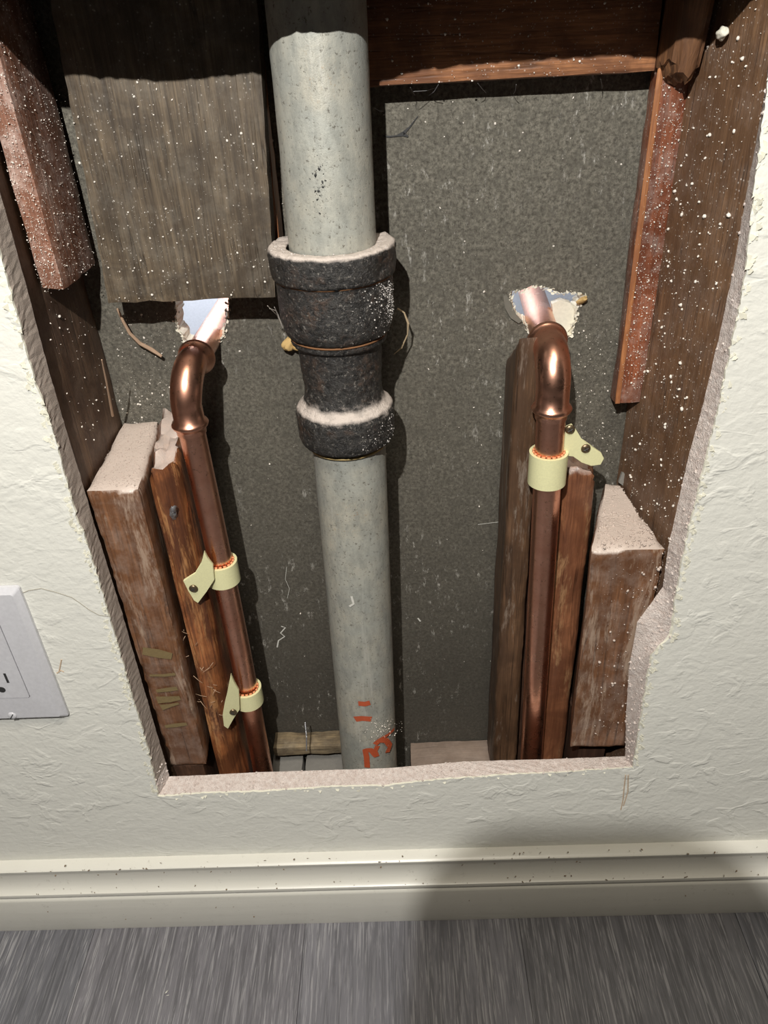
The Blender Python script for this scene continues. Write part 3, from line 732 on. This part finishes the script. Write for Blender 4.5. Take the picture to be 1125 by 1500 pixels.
for pl, wd in ((((525, 1030), (534, 1031), (542, 1029)), .0048), (((520, 1053), (530, 1052), (544, 1053)), .0052), (((501, 1025), (504, 1034), (507, 1043)), .0030),
               (((538, 1124), (537, 1108), (535, 1099), (543, 1098), (550, 1106), (554, 1104)), .0045), (((549, 1090), (556, 1084), (565, 1084), (571, 1092), (567, 1102)), .0048), (((553, 1092), (549, 1100), (552, 1108)), .0040),
               (((508, 1126), (507, 1112), (508, 1102)), .0040), (((556, 1083), (568, 1076), (577, 1068)), .0030)):
    ribbon(bm, dens(pl), wd, cyl, cn)
tag(obj('paint_mark', bm, M_redpaint, drain), 'orange-red marking paint curls and dashes')
dust(drain, lambda: cyl(random.gauss(562, 12), random.gauss(1070, 9)), 160, .0002, .0007, name='plaster_spatter')
for pl in (((515, 873), (518, 884), (512, 888)), ((560, 800), (562, 806))):
    bm = bmesh.new(); ribbon(bm, dens(pl, 3), .0015, cyl, cn); obj('scrape', bm, M_whitemark, drain)

# ------------------------------------------------------------------ copper supply pipes
def copper(xs, z0, drift, ybot_x, R, yv, label, r, xb=None):
    root = empty('copper_pipe', label, 'pipe', 'copper supply pipes')
    # vertical riser from (ybot_x, yv, .04) up to the elbow, elbow bend, stub to the rear
    xe = xb; low = Vector((ybot_x, yv+.004, .04)); top = Vector((xe, yv, z0-R-.012))
    bm = bmesh.new(); n = 30
    tube(bm, [low+(top-low)*i/n for i in range(n+1)], r, 40); obj('riser', bm, M_copper, root, True, 60)
    c0 = Vector((xe, yv+R, z0-R)); pts, rad = [], []
    re = r*1.13
    z_end = z0-R-.018
    def add(p, q): pts.append(p); rad.append(q)
    prof_low = [(0, r*1.10), (.002, r*1.12), (.0035, r*1.12), (.0045, r*1.30), (.0062, r*1.40), (.0078, r*1.30), (.0088, r*1.14)]
    for dz, q in prof_low: add(Vector((xe, yv, z_end+dz)), q)
    for i in range(0, 19):
        a = PI/2*i/18; add(Vector((xe+(xs-xe)*(i/18)*.4, c0.y-R*math.cos(a), c0.z+R*math.sin(a))), re*(1+.04*math.sin(PI*i/18)))
    ye = c0.y; xe2 = xe+(xs-xe)*.4; 
    for dy, q in ((.002, r*1.14), (.003, r*1.30), (.0045, r*1.42), (.006, r*1.32), (.007, r*1.12), (.010, r*1.10)): add(Vector((xe2+(xs-xe)*.1, ye+dy, z0)), q)
    bm = bmesh.new(); tube(bm, pts, rad, 48); obj('elbow', bm, M_copper, root, True, 75)
    bm = bmesh.new(); a = Vector((xe2+(xs-xe)*.1, ye+.004, z0)); b = Vector((xs+drift, .24, z0+.002))
    tube(bm, [a+(b-a)*i/16 for i in range(17)], r, 40); obj('stub', bm, M_copper, root, True, 60)
    return root
cpl = copper(-.1170, .4775, .001, -.1275, .020, .045, 'left copper pipe elbowing out from under the wide board and running down', .0080, xb=-.1265)
for o in cpl.children:
    if o.name.startswith('riser'):
        for v in o.data.vertices:
            z = v.co.z; v.co.x += .0020*math.sin(PI*max(0, min(1, (z-.04)/.41)))
cpr = copper(.0880, .4790, .010, .0975, .020, .042, 'right copper pipe elbowing down from the ragged hole in the grey board', .0086, xb=.0890)

# clips
def clip(root_label, c, r, h, ear, ear_y, screws, th=.002, tilt=0):
    root = empty('pipe_clip', root_label, 'clip', 'cream plastic pipe clips')
    bm = bmesh.new(); seg = 40; ro, ri = r+.0030, r+.0010
    V = []
    for k in range(seg):
        a = 2*PI*k/seg; d = Vector((math.cos(a), math.sin(a), 0))
        dz = tilt*d.x
        V.append([bm.verts.new(c+d*ri+Vector((0, 0, -h/2+dz))), bm.verts.new(c+d*ro+Vector((0, 0, -h/2+dz))), bm.verts.new(c+d*ro+Vector((0, 0, h/2+dz))), bm.verts.new(c+d*ri+Vector((0, 0, h/2+dz)))])
    for k in range(seg):
        a, b = V[k], V[(k+1) % seg]
        for j in range(4): bm.faces.new((a[j], b[j], b[(j+1) % 4], a[(j+1) % 4]))
    obj('band', bm, M_plastic, root, True, 40)
    bm = bmesh.new()
    for k in range(18):
        a = 2*PI*k/18
        tube(bm, [c+Vector((math.cos(a+t)*(r+.0005), math.sin(a+t)*(r+.0005), h/2+tilt*math.cos(a)+.0002)) for t in (-.12, 0, .12)], .0008, 6)
    tag(obj('liner', bm, M_liner_reflection, root, True), 'toothed liner coloured orange for the copper reflection')
    e = [Y(px, py, ear_y(px)) for px, py in ear]
    bm = prism(e, th); bmesh.ops.bevel(bm, geom=[ed for ed in bm.edges], offset=.0003, segments=1, affect='EDGES')
    obj('flange', bm, M_plastic, root)
    for px, py in screws:
        p = Y(px, py, ear_y(px)-.0003); bm = bmesh.new()
        rr = bmesh.ops.create_uvsphere(bm, u_segments=20, v_segments=10, radius=.0030)
        for v in bm.verts: v.co = Vector((v.co.x, v.co.y*.5, v.co.z))+p
        s = obj('screw', bm, M_screw, root, True)
        bm = bmesh.new()
        for rt in (.5, .5+PI/2):
            d = Vector((math.cos(rt), 0, math.sin(rt)))*.0016; tube(bm, [p+Vector((0, -.0015, 0))-d, p+Vector((0, -.0015, 0))+d], .0003, 4)
        obj('cross_slot', bm, M_slot, s)
    return root
def xat(z): return -.1275+.001*(z-.04)/.41+.0020*math.sin(PI*max(0, min(1, (z-.04)/.41)))
z1, z2 = .3340, .2145
ear1 = [(299, 808), (304, 818), (312, 828), (314, 850), (303, 866), (290, 884), (284, 880), (276, 866), (268, 851), (286, 841), (295, 826)]
clip('upper cream plastic clip on the left copper pipe, flange down to the left', Vector((xat(z1), .0455, z1)), .0082, .0165, ear1, lambda px: .026+(px-268)/46*.006, [(283, 862)])
ear2 = [(338, 988), (343, 1000), (350, 1012), (351, 1040), (342, 1052), (334, 1068), (328, 1064), (326, 1048), (329, 1030), (333, 1014)]
clip('lower cream plastic clip on the left copper pipe near the bottom edge', Vector((xat(z2), .0460, z2)), .0082, .0150, ear2, lambda px: .026+(px-326)/25*.006, [(341, 1043)])
ear3 = [(824, 652), (829, 626), (838, 622), (844, 630), (852, 645), (868, 655), (881, 664), (885, 672), (880, 681), (866, 683), (852, 678), (840, 668), (828, 668)]
clip('single cream plastic clip on the right copper pipe with two screws', Vector((.0895, .0425, .4070)), .0088, .0215, ear3, lambda px: .0415+(px-824)/60*.004, [(835, 629), (858, 657)])

# ------------------------------------------------------------------ small debris
bm = bmesh.new(); tube(bm, [Y(149, 527, .045), Y(156, 560, .055), Y(165, 609, .075)], [.0004, .0006, .0009], 6)
tag(obj('splinter', bm, M_twig), 'long thin pale splinter leaning on the left stud above the left block', 'splinter')
bm = bmesh.new(); tube(bm, [Y(172, 452, .088), Y(180, 470, .089), Y(190, 488, .091), (Y(205, 503, .093)), Y(222, 512, .094), Y(237, 522, .093)], [.0008, .0009, .0011, .0012, .0014, .0009], 7)
tag(obj('twig', bm, M_twig), 'curved brown twig-like sliver hanging below the wide board', 'splinter')
bm = bmesh.new(); tube(bm, [Y(582, 452, .080), Y(592, 458, .080), Y(598, 474, .080), Y(597, 490, .081), Y(588, 510, .083), Y(577, 519, .085)], [.0006, .0005, .0008, .0004, .0006, .0003], 6)
tag(obj('fibre_loop', bm, plain('straw_fibre', (.38, .29, .18), .8)), 'loose curled straw fibre just right of the iron hub', 'debris')
bm = bmesh.new(); lump(bm, Y(426, 502, .0950), .0046, 4, (1.4, .6, .9), 3)
lump(bm, Y(434, 507, .0945), .003, 6, (1.2, .6, .9), 2)
tag(obj('foam_crumb', bm, M_foam, None, True), 'tan foam crumb stuck on the grey board left of the hub', 'debris')
bm = bmesh.new()
for pl in (((392, 448), (400, 456), (406, 462), (412, 474)), ((395, 452), (404, 455), (408, 465)), ((402, 450), (407, 460), (414, 480))):
    tube(bm, [Y(px, py, .062+.02*i/3) for i, (px, py) in enumerate(pl)], .00022, 4)
tag(obj('cobweb', bm, M_dust), 'wisp of cobweb between the wide board and the hub', 'cobweb')
bm = bmesh.new()
for a, b in (((601, 128), (608, 140)), ((642, 124), (628, 140)), ((700, 122), (712, 136)), ((756, 124), (752, 138)), ((880, 116), (882, 130)), ((606, 134), (640, 128)), ((548, 158), (562, 163))):
    tube(bm, [Y(*a, .080), Y((a[0]+b[0])/2+1, (a[1]+b[1])/2+2, .088), Y(*b, .0975)], .00016, 4)
tag(obj('cobweb', bm, plain('grey_cobweb', (.3, .3, .3), .9)), 'thin cobweb threads under the lit crosspiece', 'cobweb', kind='stuff')
bm = bmesh.new(); vs = [Y(x, y, .0995) for x, y in ((900, 694), (905, 680), (914, 684), (916, 694), (908, 700))]
bm = prism([v+Vector((0, -.012, 0)) for v in vs], .002, bm)
obj('dark_paper_curl', bm, W_gs); tag(bpy.data.objects['dark_paper_curl'], 'small dark curled scrap above the right block', 'debris')
bm = bmesh.new(); lump(bm, Zp(244, 1453, .0004), .0016, 3, (1.2, 1.4, .35), 1); lump(bm, Zp(246, 1458, .0004), .0012, 5, (1, 1, .35), 1)
tag(obj('paint_flake', bm, M_whitemark), 'tiny white paint flake on the grey floor', 'debris')

# ------------------------------------------------------------------ outlet
out = empty('outlet', 'white wall outlet with its cover plate at the left edge', 'outlet')
xr, zb_ = -.2375, .2490
def rrect(x0_, x1_, z0_, z1_, r, n=5):
    p = []
    for cx_, cz, a0 in ((x1_-r, z0_+r, -PI/2), (x1_-r, z1_-r, 0), (x0_+r, z1_-r, PI/2), (x0_+r, z0_+r, PI)):
        for i in range(n+1): a = a0+PI/2*i/n; p.append((cx_+r*math.cos(a), cz+r*math.sin(a)))
    return p
bm = bmesh.new()
o1 = rrect(xr-.070, xr, zb_, zb_+.1143, .002); o2 = rrect(xr-.0665, xr-.0035, zb_+.0035, zb_+.1108, .002); o3 = rrect(xr-.0518, xr-.0182, zb_+.0235, zb_+.0908, .0015)
rings = [[bm.verts.new((x, y, z)) for x, z in P_] for P_, y in ((o1, -.0002), (o1, -.0022), (o2, -.0056), (o3, -.0062), (o3, -.0035))]
for a, b in zip(rings[:-1], rings[1:]):
    n = len(a)
    for i in range(n): bm.faces.new((a[i], a[(i+1) % n], b[(i+1) % n], b[i]))
obj('cover_plate', bm, M_white_plastic, out, True, 25)
dv = rrect(xr-.0514, xr-.0186, zb_+.0239, zb_+.0904, .0013)
bm = prism([Vector((x, -.0066, z)) for x, z in dv], .006)
rec = obj('receptacle', bm, M_white_plastic, out)
cxp = xr-.035
for zc in (.0425, .0715):
    for dx, hh in ((-.0064, .0036), (.0064, .0042)):
        bm = hexa(box((cxp+dx-.0008, -.0068, zb_+zc-hh), (cxp+dx+.0008, -.0060, zb_+zc+hh)), .01, 0, bev=0); obj('slot', bm, M_slot, rec)
    bm = bmesh.new(); tube(bm, [(cxp, -.0068, zb_+zc-.0105), (cxp, -.0060, zb_+zc-.0105)], .0025, 16); obj('ground_hole', bm, M_slot, rec)
for zc in (.0087, .1056):
    bm = bmesh.new(); bmesh.ops.create_uvsphere(bm, u_segments=20, v_segments=10, radius=.0031)
    for v in bm.verts: v.co = Vector((v.co.x+cxp-.0015, v.co.y*.35-.0058, v.co.z+zb_+zc-.0025))
    s = obj('screw', bm, M_white_plastic, out, True)
    bm = bmesh.new(); p = Vector((cxp-.0015, -.0069, zb_+zc-.0025)); d = Vector((.55, 0, .8))*.0026; tube(bm, [p-d, p+d], .00035, 5); obj('slot', bm, M_slot, s)

# ------------------------------------------------------------------ unseen phone behind the lens, shaped to its rounded shadow lower right; added stand
ph = empty('shadow_phone_on_stand', 'unseen black smartphone shaped to cast a shadow, on an added floor stand behind the viewpoint', 'phone')
o0 = CAM-fw*.014
poly = []
for a_, b_, a0, rr_ in ((.014, -.088, -PI/2, .010), (-.009, .0085, 0, .033), (-.0365, .0155, PI/2, .026), (-.0525, -.088, PI, .010)):
    for i in range(11): poly.append((a_+rr_*math.cos(a0+PI/2*i/10), b_+rr_*math.sin(a0+PI/2*i/10)))
bm = prism([o0+cx*a+cu*b for a, b in poly], .008, axis=-fw); obj('phone_body', bm, M_black, ph)
base = o0-fw*.010+cx*-.026+cu*-.090
bm = bmesh.new(); tube(bm, [base+cu*.03, base, Vector((base.x, base.y-.03, base.z-.05)), Vector((base.x, base.y-.05, .05))], .006, 16); obj('pole', bm, M_black, ph)
ft = Vector((base.x, base.y-.05, .05))
for a in (.3, 2.4, 4.5):
    bm = bmesh.new(); tube(bm, [ft, Vector((ft.x+.12*math.cos(a), ft.y-.02+.12*math.sin(a), .006))], .005, 12); obj('leg', bm, M_black, ph)
